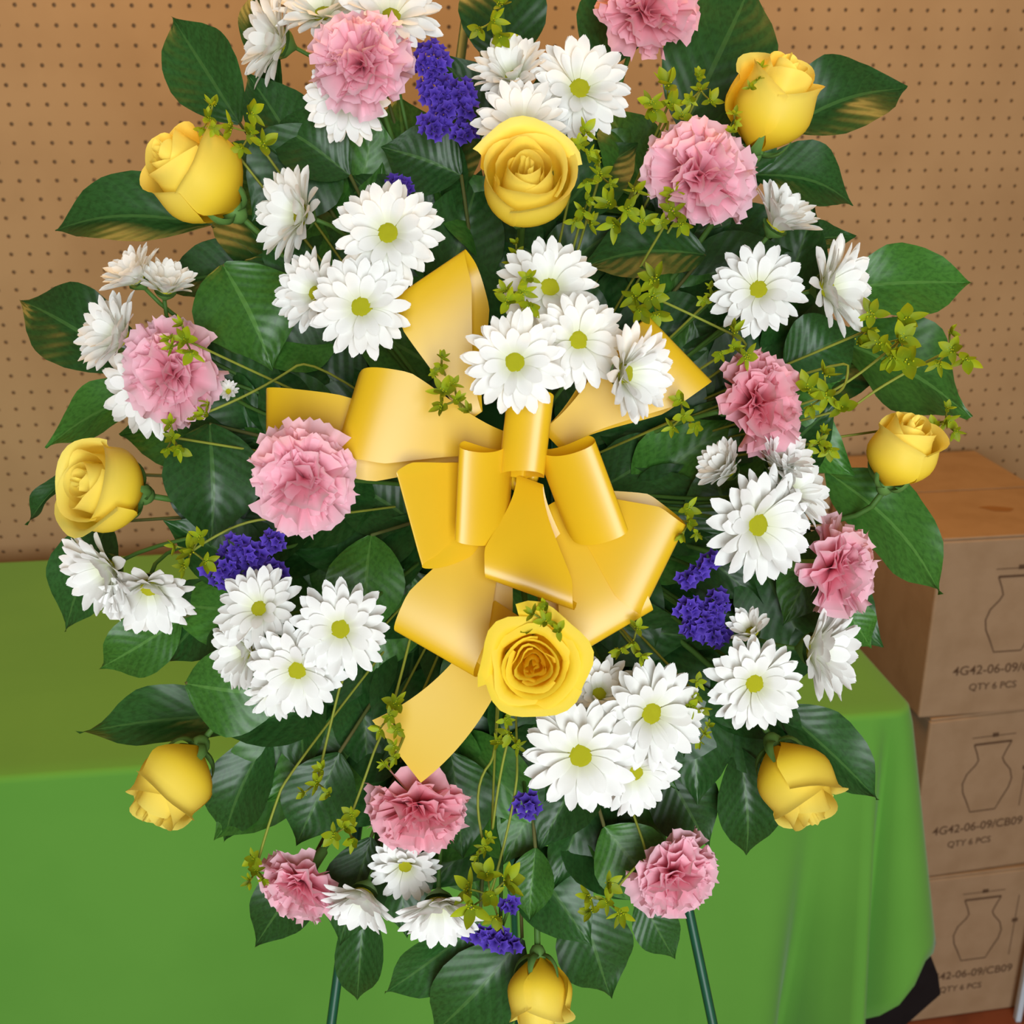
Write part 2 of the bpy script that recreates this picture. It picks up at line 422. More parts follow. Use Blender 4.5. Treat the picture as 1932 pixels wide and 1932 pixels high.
def branch(b, t, w, label, kind=None, tilt=None, extra=3, group=None, db=.76, dt=.77, frac=(.35, .55, .72, .88)):
    root = thing('leafy_branch', label, 'foliage', M.Translation(FC), group)
    base = foam_point(*b)
    bd = (b[0], b[1], db); td = (t[0], t[1], dt)
    leaf_at(root, bd, td, w, tilt, kind)
    mid = (base + P(*bd)) / 2 + cv(0, 0, -.01)
    stem_part(root, base, mid, P(*bd), .0018, MT['woody'], r2=.0011)
    bpx = (955 + max(-170, min(170, (b[0] - 955) * .3)), 930 + max(-260, min(260, (b[1] - 930) * .3)))
    dx, dy = b[0] - bpx[0], b[1] - bpx[1]; ln = math.hypot(dx, dy) or 1
    ang = math.atan2(dy, dx)
    for k in range(extra):
        fr = frac[k % len(frac)]; s = 1 if k % 2 else -1
        lx, ly = bpx[0] + dx * fr, bpx[1] + dy * fr
        a2 = ang + s * random.uniform(.45, .95); ll = random.uniform(190, 260)
        dd = .785 - .028 * fr
        leaf_at(root, (lx, ly, dd), (lx + ll * math.cos(a2), ly + ll * math.sin(a2), dd - random.uniform(0, .03)), random.uniform(120, 165))
    return root
BR = [
 ((452, 232), (318, 22), 150, 'dark pointed leaf branch rising at the upper left above a yellow rose', 1, (-.3, .1, 1), 3),
 ((400, 425), (92, 422), 150, 'pointed leaf branch reaching left below the upper left yellow rose', 2, (-.1, .3, 1), 3),
 ((255, 690), (28, 562), 160, 'rounded leaf branch sticking out at the far left beside white daisies', 0, (-.2, .3, 1), 2),
 ((300, 735), (75, 838), 110, 'thin pointed leaf branch above the far left yellow rose', 5, (0, .4, 1), 2),
 ((140, 890), (42, 990), 44, 'narrow dark leaf peeking out left of the far left yellow rose', 3, (-.4, .2, 1), 1),
 ((205, 985), (115, 1195), 150, 'dark broad leaf branch below the far left yellow rose', 4, (-.4, -.2, 1), 2),
 ((345, 1165), (182, 1268), 120, 'drooping leaf branch below the far left pair of daisies', 6, (-.2, -.2, 1), 2),
 ((500, 1345), (135, 1378), 118, 'long dark leaf branch lying over the table cloth above the lower left rose', 3, (0, .5, 1), 3),
 ((505, 1385), (418, 1595), 130, 'dark leaf branch hanging right of the lower left yellow rose', 0, (-.2, -.1, 1), 3),
 ((590, 1620), (478, 1795), 120, 'dark leaf branch behind the lowest left pink carnation', 4, (-.2, -.2, 1), 2),
 ((690, 1690), (672, 1898), 92, 'narrow leaf branch hanging down beside the left easel leg', 2, (0, -.2, 1), 3),
 ((905, 1740), (722, 1882), 120, 'leaf branch hanging below the lowest white daisies', 1, (-.1, -.3, 1), 2),
 ((985, 1770), (815, 1965), 165, 'large dark leaf branch at the bottom left of the lowest yellow rose', 0, (-.2, -.1, 1), 3),
 ((1085, 1690), (1160, 1888), 150, 'dark leaf branch at the bottom right of the lowest yellow rose', 3, (.2, -.2, 1), 3),
 ((1205, 1690), (1278, 1815), 90, 'small leaf branch below the lower right pink carnation', 4, (.1, -.2, 1), 2),
 ((1395, 1410), (1412, 1622), 120, 'pointed leaf branch hanging left of the lower right yellow rose', 2, (0, -.2, 1), 3),
 ((1470, 1335), (1668, 1512), 125, 'dark drooping leaf branch right of the lower right yellow rose', 1, (.3, .3, 1), 3),
 ((1560, 890), (1788, 1122), 165, 'broad mid-green leaf branch in front of the cardboard boxes', 7, (.3, .2, 1), 3),
 ((1575, 640), (1848, 775), 200, 'large leaf branch above the far right yellow rose', 6, (.2, .3, 1), 3),
 ((1590, 545), (1842, 528), 150, 'folded leaf branch at the far right beside white daisies', 5, (.1, .2, 1), 3),
 ((1420, 330), (1618, 378), 140, 'short pointed leaf branch right of the upper right pink carnation', 2, (.1, .3, 1), 3),
 ((1470, 250), (1716, 150), 165, 'dark pointed leaf branch behind the upper right yellow rose', 0, (.2, .4, 1), 3),
 ((1290, 250), (1425, -60), 215, 'large dark leaf branch at the top right behind the cut-off carnation', 4, (.2, .3, 1), 3),
 ((1490, 460), (1618, 440), 60, 'slim leaf behind the upper right white daisies', 3, (.1, .3, 1), 1),
 ((1575, 1130), (1650, 1225), 80, 'small leaf tip below the rightmost pink carnation', 6, (.2, -.2, 1), 1),
 ((1245, 1440), (1345, 1600), 140, 'dark leaf branch between the large daisies and the lower right rose', 4, (.1, 0, 1), 3),
 ((530, 190), (468, -30), 66, 'slim leaf branch rising behind the top left daisies', 2, (-.1, .3, 1), 2),
 ((960, 130), (930, -90), 170, 'leaf branch rising at the top middle behind the purple statice', 3, (0, .5, 1), 3),
 ((1120, 130), (1210, -60), 150, 'dark leaf branch rising left of the cut-off top carnation', 1, (.1, .4, 1), 3),
 ((720, 150), (700, -60), 150, 'leaf branch rising behind the top left carnation', 0, (0, .4, 1), 2),
]
for (b, t, w, lab, k, tl, ex) in BR: branch(b, t, w, lab, k, tl, ex)
# single leaves that show between the flowers, and deep filling
IN = [((395, 800), (400, 1030), 185, 'broad dark leaf left of the middle pink carnation', 2), ((620, 250), (480, 420), 190, 'broad dark leaf above the two left daisies', 4),
      ((420, 500), (520, 690), 210, 'broad grey-green leaf right of the left pink carnation', 6), ((700, 1010), (690, 1210), 150, 'mid-green leaf under the lower left bow loops', 7),
      ((1010, 1600), (1000, 1740), 90, 'small upright leaf right of the lowest green sprig', 8), ((1330, 480), (1090, 500), 150, 'dark leaf below the upper right carnation', 0),
      ((1390, 1010), (1330, 860), 150, 'dark leaf left of the right-hand daisies', 3), ((350, 1290), (560, 1310), 170, 'grey-green leaf below the lower left daisies', 5),
      ((1560, 1000), (1480, 1180), 130, 'leaf between the right daisies and the rightmost carnation', 5), ((870, 330), (720, 270), 150, 'dark leaf left of the top middle yellow rose', 1),
      ((1140, 1560), (1250, 1700), 150, 'dark leaf left of the lower right carnation', 6), ((640, 1420), (560, 1600), 140, 'dark leaf above the lowest left carnation', 3),
      ((570, 310), (470, 130), 130, 'dark leaf right of the upper left rose below the top left daisies', 1), ((660, 330), (500, 225), 140, 'dark leaf above the left-turned upper daisy', 0),
      ((700, 1580), (640, 1790), 130, 'dark leaf covering the left easel leg between low daisies', 4), ((850, 1420), (880, 1620), 150, 'dark leaf below the ribbon tail', 3),
      ((1480, 690), (1620, 620), 140, 'dark leaf behind the right carnation', 0)]
for (b, t, w, lab, k) in IN: branch(b, t, w, lab, k, None, 2, None, .735, .73)
CLOCK = ['twelve', 'one', 'two', 'three', 'four', 'five', 'six', 'seven', 'eight', 'nine', 'ten', 'eleven']
for k in range(24):
    c = k % 12; a = -math.pi / 2 + 2 * math.pi * c / 12 + (.0 if k < 12 else .2); rr = 300 if k < 12 else 520
    b = (955 + rr * math.cos(a), 930 + rr * 1.1 * math.sin(a)); t = (b[0] + 230 * math.cos(a + random.uniform(-.8, .8)), b[1] + 230 * math.sin(a + random.uniform(-.8, .8)))
    branch(b, t, 165, ('dark leaf branch close behind the bow towards %s o\'clock' if k < 12 else 'dark leaf branch halfway out behind the flowers towards %s o\'clock') % CLOCK[c], None, None, 3 if k < 12 else 4, 'leaf branches deep inside the spray', .772, .768)

# ------------------------------------------------------------------ flowers
def place(px, py, d, n, roll=0.0, back=0.0):
    nn = cv(*n).normalized(); m = frame(nn, roll); m.translation = P(px, py, d) - nn * back; return m, nn
def nz(x, y): return (x, y, math.sqrt(max(.02, 1 - min(.97, x * x + y * y))))
def flower_stem(root, m, nn, px, py, r, mt, start=0.0):
    a = m.translation - nn * start
    e = foam_point(px, py); c = a - nn * .05
    stem_part(root, a, c, e, r, mt)

# daisies
DW = [(0, .045), (.15, .075), (.35, .105), (.55, .122), (.75, .120), (.88, .092), (.96, .05), (1, .012)]
def daisy_petal(k):
    rr = random.Random(900 + k); droop = rr.uniform(-.02, .10); ch = rr.uniform(.25, .6); sk = rr.uniform(-.06, .06)
    def fn(u, v):
        w = interp(DW, v) * 1.0; y = u * w
        return (v * (1 - .025 * (1 - abs(u)) * (v > .93)), y + sk * v * v, .05 * math.sin(math.pi * v) - droop * v * v + ch * y * abs(u) * (1 if u > 0 else -1) * .5)
    a, b, c = surf(4, 9, fn); return me('petal', a, b, MT['daisy'], c)
DP = [daisy_petal(k) for k in range(6)]
def disk_mesh():
    vs_, fs, uv = [], [], []; n, rings = 16, 6
    for j in range(rings + 1):
        t = j / rings; rr = math.sin(t * math.pi / 2); z = .35 * math.cos(t * math.pi / 2) - .12 * math.exp(-(t / .35) ** 2)
        for i in range(n):
            a = 2 * math.pi * i / n + (j % 2) * .2; q = 1 + .05 * math.sin(i * 5 + j * 3)
            vs_.append((rr * math.cos(a) * q, rr * math.sin(a) * q, z)); uv.append((i / n, t))
    for j in range(rings):
        for i in range(n): fs.append((j * n + i, j * n + (i + 1) % n, (j + 1) * n + (i + 1) % n, (j + 1) * n + i))
    fs.append(tuple(range(n - 1, -1, -1)))
    return me('flower_centre', vs_, fs, MT['disk'], uv)
DISK = disk_mesh()
def cup_mesh(name, prof, mt, n=12):
    vs_, fs = [], []
    for (r_, z) in prof:
        for i in range(n):
            a = 2 * math.pi * i / n; vs_.append((r_ * math.cos(a), r_ * math.sin(a), z))
    for j in range(len(prof) - 1):
        for i in range(n): fs.append((j * n + i, j * n + (i + 1) % n, (j + 1) * n + (i + 1) % n, (j + 1) * n + i))
    return me(name, vs_, fs, mt)
DCAL = cup_mesh('calyx', [(.03, -.30), (.10, -.22), (.24, -.10), (.30, 0.0)], MT['calyx'])
def daisy(px, py, size, nx, ny, label, cup=6, d=None, full=True, open_=True):
    d = d if d is not None else depth(px, py)
    q = math.hypot(nx, ny); k = 1.28 if q >= .5 else (1.1 if q > .3 else 1.0); cup = cup + (14 if q > .4 else 0); nx, ny = nx * k, ny * k
    Rm = size * 1.06 / 2 * d / F
    m, nn = place(px, py, d, nz(nx, ny), random.uniform(0, 6.28))
    root = thing('daisy', label, 'daisy', m, 'white daisies in the spray')
    rows = ((18, 1.0, 0), (16, .93, 12), (11, .68, 28)) if full else ((15, 1.0, 0), (10, .85, 14))
    for ri, (n, ln, el) in enumerate(rows):
        off = random.uniform(0, 1)
        for i in range(n):
            a = 2 * math.pi * (i + off + random.uniform(-.22, .22)) / n
            l = Rm * ln * random.uniform(.90, 1.05) * .86
            e = R(cup + el + random.uniform(-7, 7))
            pm = M.Rotation(a, 4, 'Z') @ M.Translation((Rm * .15, 0, .001 * ri)) @ M.Rotation(-e, 4, 'Y') @ M.Rotation(R(random.uniform(-22, 22)), 4, 'X') @ M.Diagonal((l, Rm * random.uniform(.95, 1.15), l, 1))
            ob('petal', DP[random.randrange(6)], root, pm)
    s = Rm * .235
    ob('flower_centre', DISK, root, M.Translation((0, 0, .0012)) @ M.Diagonal((s, s, s * 1.1, 1)))
    ob('calyx', DCAL, root, M.Diagonal((Rm, Rm, Rm, 1)))
    flower_stem(root, m, nn, px, py, .0013, MT['stem'], Rm * .28)
DAISIES = [
 (533, 82, 190, -.62, .05, 'white daisy at the top left edge, turned left beside the pink carnation', 14, None),
 (612, 30, 180, -.1, .45, 'white daisy behind the top left carnation, cut by the top edge', 10, .715),
 (738, 36, 190, .1, .35, 'white daisy with visible centre at the upper right of the top left carnation', 8, .705),
 (655, 188, 160, 0, -.35, 'white daisy peeking out below the top left carnation', 8, .712),
 (968, 150, 165, -.25, .40, 'white daisy at the upper left of the top middle group of three', 20, .700),
 (1092, 170, 196, .10, .08, 'white daisy at the upper right of the top middle group, centre facing out', 8, .692),
 (985, 240, 180, -.02, .15, 'white daisy just above the top middle yellow rose', 10, .680),
 (572, 408, 196, -.52, .02, 'white daisy turned left, above the left pair beside the bow', 14, None),
 (733, 442, 198, -.02, .03, 'white daisy with round centre at the upper left of the bow', 4, .648),
 (600, 555, 165, -.42, .05, 'white daisy at the left of the pair above the bow, overlapped by its neighbour', 14, .665),
 (682, 580, 190, .0, -.05, 'white daisy with round centre left of the upper bow loop', 4, .645),
 (262, 530, 140, -.35, .50, 'white daisy at the top of the far left group, petals pointing up', 24, .712),
 (312, 550, 130, .20, .60, 'small white daisy right of the far left group above the carnation', 26, .715),
 (232, 640, 180, -.48, .22, 'white daisy left of the far left pink carnation', 18, .705),
 (285, 730, 190, -.30, -.25, 'white daisy showing its petal tips below the far left carnation', 10, .722),
 (1036, 545, 190, .12, .22, 'white daisy above the bow partly covered by a green sprig', 10, .640),
 (1090, 643, 178, .10, .0, 'white daisy with round centre in the middle of the group above the bow', 4, .625),
 (972, 684, 192, -.05, -.05, 'white daisy with round centre overlapping the top middle bow loop', 4, .612),
 (1175, 705, 200, .55, -.12, 'white daisy turned right in front of the right upper bow loop', 16, .622),
 (1462, 428, 170, .35, .50, 'white daisy at the top of the upper right group, seen from behind the petals', 30, .690),
 (1430, 548, 176, -.08, .10, 'white daisy with round centre at the upper right, lowest left of its group', 6, .675),
 (1556, 545, 205, .55, .02, 'white daisy turned right at the right end of the upper right group', 16, .690),
 (1378, 890, 130, -.55, .35, 'small half-open white daisy left of the right-hand group', 34, .672),
 (1462, 878, 150, .25, .50, 'white daisy directly below the right pink carnation', 24, .680),
 (1484, 930, 170, .52, .25, 'white daisy at the upper right of the right-hand group', 14, .680),
 (1425, 990, 220, .36, -.10, 'large white daisy in the right-hand group, showing a green centre', 12, .662),
 (1418, 1195, 110, -.30, .45, 'small white half-open daisy right of the purple statice', 40, .680),
 (1530, 1225, 210, .58, .0, 'white daisy turned right below the rightmost carnation', 18, .690),
 (1422, 1288, 180, .0, -.10, 'white daisy with green centre at the lower right above a yellow rose', 8, .672),
 (1095, 1424, 215, -.04, -.05, 'large white daisy with round centre below the bow and the open rose', 2, .652),
 (1226, 1345, 205, .28, .04, 'white daisy with small centre at the upper right of the large low group', 12, .662),
 (1130, 1312, 150, 0, .45, 'white daisy behind the open rose at the top of the large low group', 20, .678),
 (1195, 1455, 170, .25, -.30, 'white daisy at the lower right of the large low group', 10, .674),
 (688, 1682, 165, -.20, -.52, 'white daisy hanging down right of the lowest left carnation', 22, .705),
 (765, 1630, 140, .0, -.35, 'white daisy tucked under the low middle carnation', 16, .712),
 (828, 1700, 180, .05, -.52, 'white daisy hanging down below the low middle carnation', 20, .698),
 (208, 1070, 192, -.40, -.32, 'white daisy directly below the far left yellow rose', 14, .705),
 (282, 1105, 190, .12, -.50, 'white daisy hanging right of the far left lower daisy', 18, .715),
 (492, 1150, 165, -.20, .30, 'white daisy at the top of the lower left group of daisies', 14, .672),
 (643, 1186, 182, .08, .0, 'white daisy with round centre at the right of the lower left group', 5, .655),
 (562, 1262, 180, .0, -.25, 'white daisy with small centre at the bottom of the lower left group', 10, .662),
 (470, 1225, 160, -.52, -.10, 'white daisy at the left side of the lower left group', 14, .684),
 (520, 1300, 120, -.15, -.45, 'white daisy petals at the lowest edge of the lower left group', 16, .695),
 (432, 740, 56, .0, .2, 'tiny white daisy bud right of the far left carnation', 50, .715),
]
for q in DAISIES: daisy(q[0], q[1], q[2], q[3], q[4], q[5], q[6], q[7], full=q[2] > 120)

# carnations
def carn_petal(k, mt):
    rr = random.Random(300 + k); p1, p2 = rr.uniform(0, 6), rr.uniform(0, 6); am = rr.uniform(.09, .15)
    def fn(u, v):
        w = .07 + .56 * v ** .85
        edge = 1 + .045 * math.sin(u * 21 + p1) * v ** 4 - .14 * u * u * v
        z = am * 1.15 * v * v * math.sin(u * 5.2 + p2) + .04 * v * v * math.sin(u * 13 + p1) - .05 * v * v
        return (v * edge, u * w, z)
    a, b, c = surf(14, 6, fn); return me('petal', a, b, mt, c)
CP = {k: [carn_petal(i, MT[k]) for i in range(5)] for k in ('pink', 'pinkd')}
CCAL = cup_mesh('calyx', [(.05, -1.0), (.13, -.92), (.15, -.5), (.19, -.08), (.22, .02)], MT['calyx'])
def carnation(px, py, size, nx, ny, label, d=None, kind='pink', flat=1.0):
    d = d if d is not None else depth(px, py)
    Rm = size / 2 * d / F * 1.02
    n = nz(nx, ny); m, nn = place(px, py, d, n, random.uniform(0, 6.28), Rm * .42)
    root = thing('carnation', label, 'carnation', m, 'pink carnations in the spray')
    sq = M.Diagonal((random.uniform(.92, 1.08), random.uniform(.92, 1.08), random.uniform(.8, .95), 1))
    for (cnt, pol, ln) in ((8, 88, 1.0), (9, 72, 1.0), (8, 57, .96), (8, 42, .92), (6, 28, .88), (4, 13, .84)):
        off = random.uniform(0, 1)
        for i in range(cnt):
            a = 2 * math.pi * (i + off + random.uniform(-.3, .3)) / cnt; e = R(90 - pol + random.uniform(-8, 8)); l = Rm * ln * random.uniform(.80, 1.08)
            pm = M.Rotation(a, 4, 'Z') @ M.Rotation(-e, 4, 'Y') @ M.Rotation(R(random.uniform(-38, 38)), 4, 'X') @ M.Diagonal((l, l * .95, l * 1.1, 1))
            pm = sq @ pm
            ob('petal', CP[kind][random.randrange(5)], root, pm)
    s = Rm * .9
    ob('calyx', CCAL, root, M.Diagonal((s, s, s, 1)))
    flower_stem(root, m, nn, px, py, .0016, MT['stem'], s * .95)
for q in [
 (672, 100, 202, -.12, .12, 'large pink carnation at the top left over white daisies', .682, 'pink'),
 (1228, -5, 180, .15, .25, 'coral pink carnation cut off by the top edge', .715, 'pinkd'),
 (1330, 312, 202, .15, .20, 'pink carnation at the upper right below a yellow rose', .672, 'pink'),
 (303, 698, 192, -.30, -.05, 'pink carnation at the far left over white daisies', .692, 'pink'),
 (560, 900, 206, -.12, -.02, 'round pink carnation left of the yellow bow', .632, 'pink'),
 (1457, 755, 194, .64, .10, 'deeper pink carnation right of the bow above white daisies', .672, 'pinkd'),
 (1608, 1075, 198, .82, -.05, 'rightmost pink carnation, turned sideways before the big leaf', .682, 'pink'),
 (790, 1555, 200, .02, -.74, 'pink carnation at the low middle, facing down over daisies', .684, 'pinkd'),
 (550, 1690, 170, -.45, -.60, 'lowest left pink carnation, above the green cloth', .715, 'pink'),
 (1285, 1670, 178, .35, -.35, 'lowest right pink carnation, in front of the easel leg', .700, 'pink'),
]: carnation(*q)

# roses
def rose_petals(kind, mt):
    out = []
    N = {'bud': 11, 'cup': 12, 'open': 17}[kind]; H = {'bud': 2.15, 'cup': 1.75, 'open': 1.25}[kind]
    rr = random.Random({'bud': 3, 'cup': 5, 'open': 9}[kind])
    for i in range(N):
        t = i / (N - 1); r0 = .13 + .85 * t ** .85
        topf = {'bud': .62 + .22 * t, 'cup': .74 + .22 * t, 'open': .78 + .40 * t}[kind]
        fl_ = {'bud': .20 * max(0, t - .62) / .38, 'cup': .26 * max(0, t - .5) / .5, 'open': .34 * t}[kind] * rr.uniform(.5, 1.2)
        hh = H * ({'bud': 1.0 - .16 * t, 'cup': .92 - .04 * t, 'open': 1.0 - .10 * t}[kind]) * rr.uniform(.96, 1.03)
        span = R(215 - 75 * t); ph0 = 2.399 * i + rr.uniform(-.2, .2); wv = rr.uniform(.0, .05) * (1 + (kind == 'open')); pw = rr.uniform(0, 6)
        def fn(u, v, r0=r0, topf=topf, fl_=fl_, hh=hh, span=span, ph0=ph0, wv=wv, pw=pw, t=t):
            ph = ph0 + u * span / 2 * (.35 + .65 * min(1, v * 2.2) ** .6)
            if v < .5: pr = .22 + .78 * math.sin(v / .5 * math.pi / 2)
            else:
                k = (v - .5) / .5; k = k * k * (3 - 2 * k); pr = 1 + (topf - 1) * k
            lip = max(0, (v - .80) / .20)
            edge = max(0, abs(u) - .72) / .28
            r_ = r0 * pr + fl_ * lip ** 1.6 + .05 * u * t + wv * math.sin(u * 6 + pw) * v * v + .10 * fl_ * edge * v
            z = hh * (v * (1 - .13 * u * u * v)) - fl_ * .55 * lip ** 2 + .03 * math.cos(u * 2.4) * v
            return (r_ * math.cos(ph), r_ * math.sin(ph), z)
        a, b, c = surf(12, 12, fn); out.append(me('petal', a, b, mt, c))
    return out
RP_ = {'bud': rose_petals('bud', MT['rose']), 'cup': rose_petals('cup', MT['rose']), 'open': rose_petals('open', MT['roseo'])}
def sepal_mesh():
    def fn(u, v):
        w = .20 * (1 - v) ** .7 * (.5 + .5 * min(1, v * 5)); return (.18 + .55 * math.sin(v * 1.6), u * w, -.12 + .75 * v * v + .1 * abs(u))
    a, b, c = surf(4, 8, fn); return me('sepal', a, b, MT['calyx'], c)
SEP = sepal_mesh(); HIP = cup_mesh('rose_hip', [(.05, -.40), (.16, -.34), (.24, -.20), (.26, -.02), (.22, .06)], MT['calyx'])
def rose(px, py, size, nx, ny, kind, label, d=None, roll=0, sep=1.0):
    d = d if d is not None else depth(px, py)
    s = size / 2 * d / F
    H = {'bud': 1.02, 'cup': .85, 'open': .6}[kind]
    m, nn = place(px, py, d, nz(nx, ny), R(roll), s * H)
    root = thing('rose', label, 'rose', m, 'yellow roses in the spray')
    for p_ in RP_[kind]: ob('petal', p_, root, M.Diagonal((s, s, s, 1)))
    for i in range(5):
        ob('sepal', SEP, root, M.Rotation(2 * math.pi * i / 5 + .3, 4, 'Z') @ M.Diagonal((s * sep, s * sep, s * sep, 1)))
    ob('rose_hip', HIP, root, M.Diagonal((s, s, s, 1)))
    flower_stem(root, m, nn, px, py, .0019, MT['stem'], s * .38)
for q in [
 (992, 348, 186, .04, .34, 'cup', 'yellow rose at the top middle, its spiral centre facing out', .655, 20),
 (370, 335, 182, -.55, .45, 'bud', 'yellow rose at the upper left below a dark pointed leaf', .700, 60),
 (1458, 198, 172, .28, .74, 'bud', 'yellow rose at the upper right opening upwards before a dark leaf', .690, 150),
 (1700, 852, 140, .20, .80, 'bud', 'yellow rose at the far right in front of the cardboard boxes', .712, 40),
 (198, 918, 176, -.58, .16, 'cup', 'yellow rose at the far left, turned left above white daisies', .690, 200),
 (1005, 1250, 148, -.02, -.10, 'open', 'fully open deep yellow rose just below the bow', .612, 0),
 (325, 1478, 158, -.40, -.66, 'bud', 'yellow rose at the lower left hanging over the green cloth', .705, 80),
 (1500, 1478, 158, .32, -.72, 'bud', 'yellow rose at the lower right tilted down before the green cloth', .690, 130),
 (1015, 1876, 128, .0, -.88, 'bud', 'lowest yellow rose, hanging down at the bottom edge', .720, 20),
]: rose(*q)

# statice
def floret_mesh():
    vs_, fs, uv = [], [], []; n = 10
    for j, (r_, z) in enumerate(((.12, -.9), (.3, -.2), (.75, .15), (1.0, .30))):
        for i in range(n):
            a = 2 * math.pi * i / n; q = 1 + (.22 * math.cos(5 * a) if j > 1 else 0)
            vs_.append((r_ * q * math.cos(a), r_ * q * math.sin(a), z + (.1 * math.cos(5 * a + 1) if j == 3 else 0))); uv.append((i / n, j / 3))
    for j in range(3):
        for i in range(n): fs.append((j * n + i, j * n + (i + 1) % n, (j + 1) * n + (i + 1) % n, (j + 1) * n + i))
    return me('floret', vs_, fs, MT['statice'], uv)
FLO = floret_mesh()
def statice(label, blobs, d):
    """blobs: (px, py, rx, ry, count) clusters of papery florets on one branching stem"""
    cx = sum(b[0] for b in blobs) / len(blobs); cy = sum(b[1] for b in blobs) / len(blobs)
    m = frame(cv(0, 0, 1)); m.translation = P(cx, cy, d + .012); root = thing('statice_sprig', label, 'statice', m, 'purple statice sprigs'); inv = m.inverted()
    stem_part(root, P(cx, cy, d + .012), P(cx, cy, d + .06), foam_point(cx, cy), .0013, MT['stem'])
    for (px, py, rx, ry, cnt) in blobs:
        hp = stem_part(root, P(px, py, d + .004), P((px + cx) / 2, (py + cy) / 2, d + .015), P(cx, cy, d + .012), .0011, MT['stem'], 'side_stem', 5)
        for i in range(cnt):
            q = math.sqrt((i + .5) / cnt); a = 2.4 * i
            w = P(px + rx * q * math.cos(a), py + ry * q * math.sin(a), d - .008 * (1 - q * q) + random.uniform(-.003, .003))
            n = cv(q * math.cos(a) * .9 + random.uniform(-.4, .4), -q * math.sin(a) * .9 + random.uniform(-.4, .4), 1)
            fm_ = frame(n, random.uniform(0, 6)); fm_.translation = w; s = random.uniform(8.5, 12) * d / F
            ob('floret', FLO, hp, inv @ fm_ @ M.Diagonal((s, s, s, 1)))
statice('tall purple statice sprig beside the top left carnation', [(812, 112, 34, 34, 24), (826, 170, 34, 36, 26), (868, 172, 30, 22, 12), (878, 205, 22, 20, 8), (818, 238, 28, 24, 14), (876, 248, 24, 18, 10), (840, 200, 30, 24, 14)], .706)
statice('tiny purple statice tip above the upper left bow daisy', [(752, 350, 24, 18, 9)], .690)
statice('purple statice sprig below the round pink carnation left of the bow', [(420, 1075, 38, 30, 20), (468, 1050, 36, 30, 20), (515, 1022, 20, 22, 10), (515, 1075, 22, 18, 9), (445, 1030, 26, 22, 10)], .688)
statice('slender purple statice sprig right of the lower right bow loop', [(1298, 1092, 18, 14, 7), (1322, 1074, 18, 14, 7), (1342, 1056, 16, 14, 6)], .690)
statice('purple statice sprig left of the small half-open right daisy', [(1302, 1148, 28, 18, 11), (1352, 1138, 24, 26, 12), (1330, 1170, 34, 26, 18), (1348, 1198, 28, 22, 14), (1305, 1190, 16, 14, 6)], .686)
statice('small purple statice tip left of the large low daisies', [(992, 1520, 28, 22, 12)], .700)
statice('purple statice sprig right of the lowest hanging daisies', [(905, 1762, 28, 16, 10), (940, 1775, 30, 18, 12), (970, 1783, 18, 10, 5), (962, 1708, 14, 14, 6)], .705)

# bupleurum sprigs
def bract_mesh(k):
    wd = (.30, .22, .36)[k]
    def fn(u, v):
        w = wd * math.sin(math.pi * min(1, .10 + .9 * v)) ** .8 * (1 - .25 * v); return (.06 + v, u * w, .22 * v * v + .25 * abs(u) * w)
    a, b, c = surf(4, 7, fn); return me('bract', a, b, MT['bup'], c)
BRA = [bract_mesh(k) for k in range(3)]
def umbel_mesh():
    vs_, fs = [], []
    for i in range(9):
        q = math.sqrt(i / 9.0); a = 2.4 * i; cx, cy, cz = q * .8 * math.cos(a), q * .8 * math.sin(a), .30 - .1 * q
        b = len(vs_)
        for p_ in ((.16, 0, 0), (-.16, 0, 0), (0, .16, 0), (0, -.16, 0), (0, 0, .16), (0, 0, -.16)): vs_.append((cx + p_[0], cy + p_[1], cz + p_[2]))
        fs += [(b + x, b + y, b + z) for x, y, z in ((0, 2, 4), (2, 1, 4), (1, 3, 4), (3, 0, 4), (2, 0, 5), (1, 2, 5), (3, 1, 5), (0, 3, 5))]
    return me('flower_head', vs_, fs, MT['bupf'])
UMB = umbel_mesh()
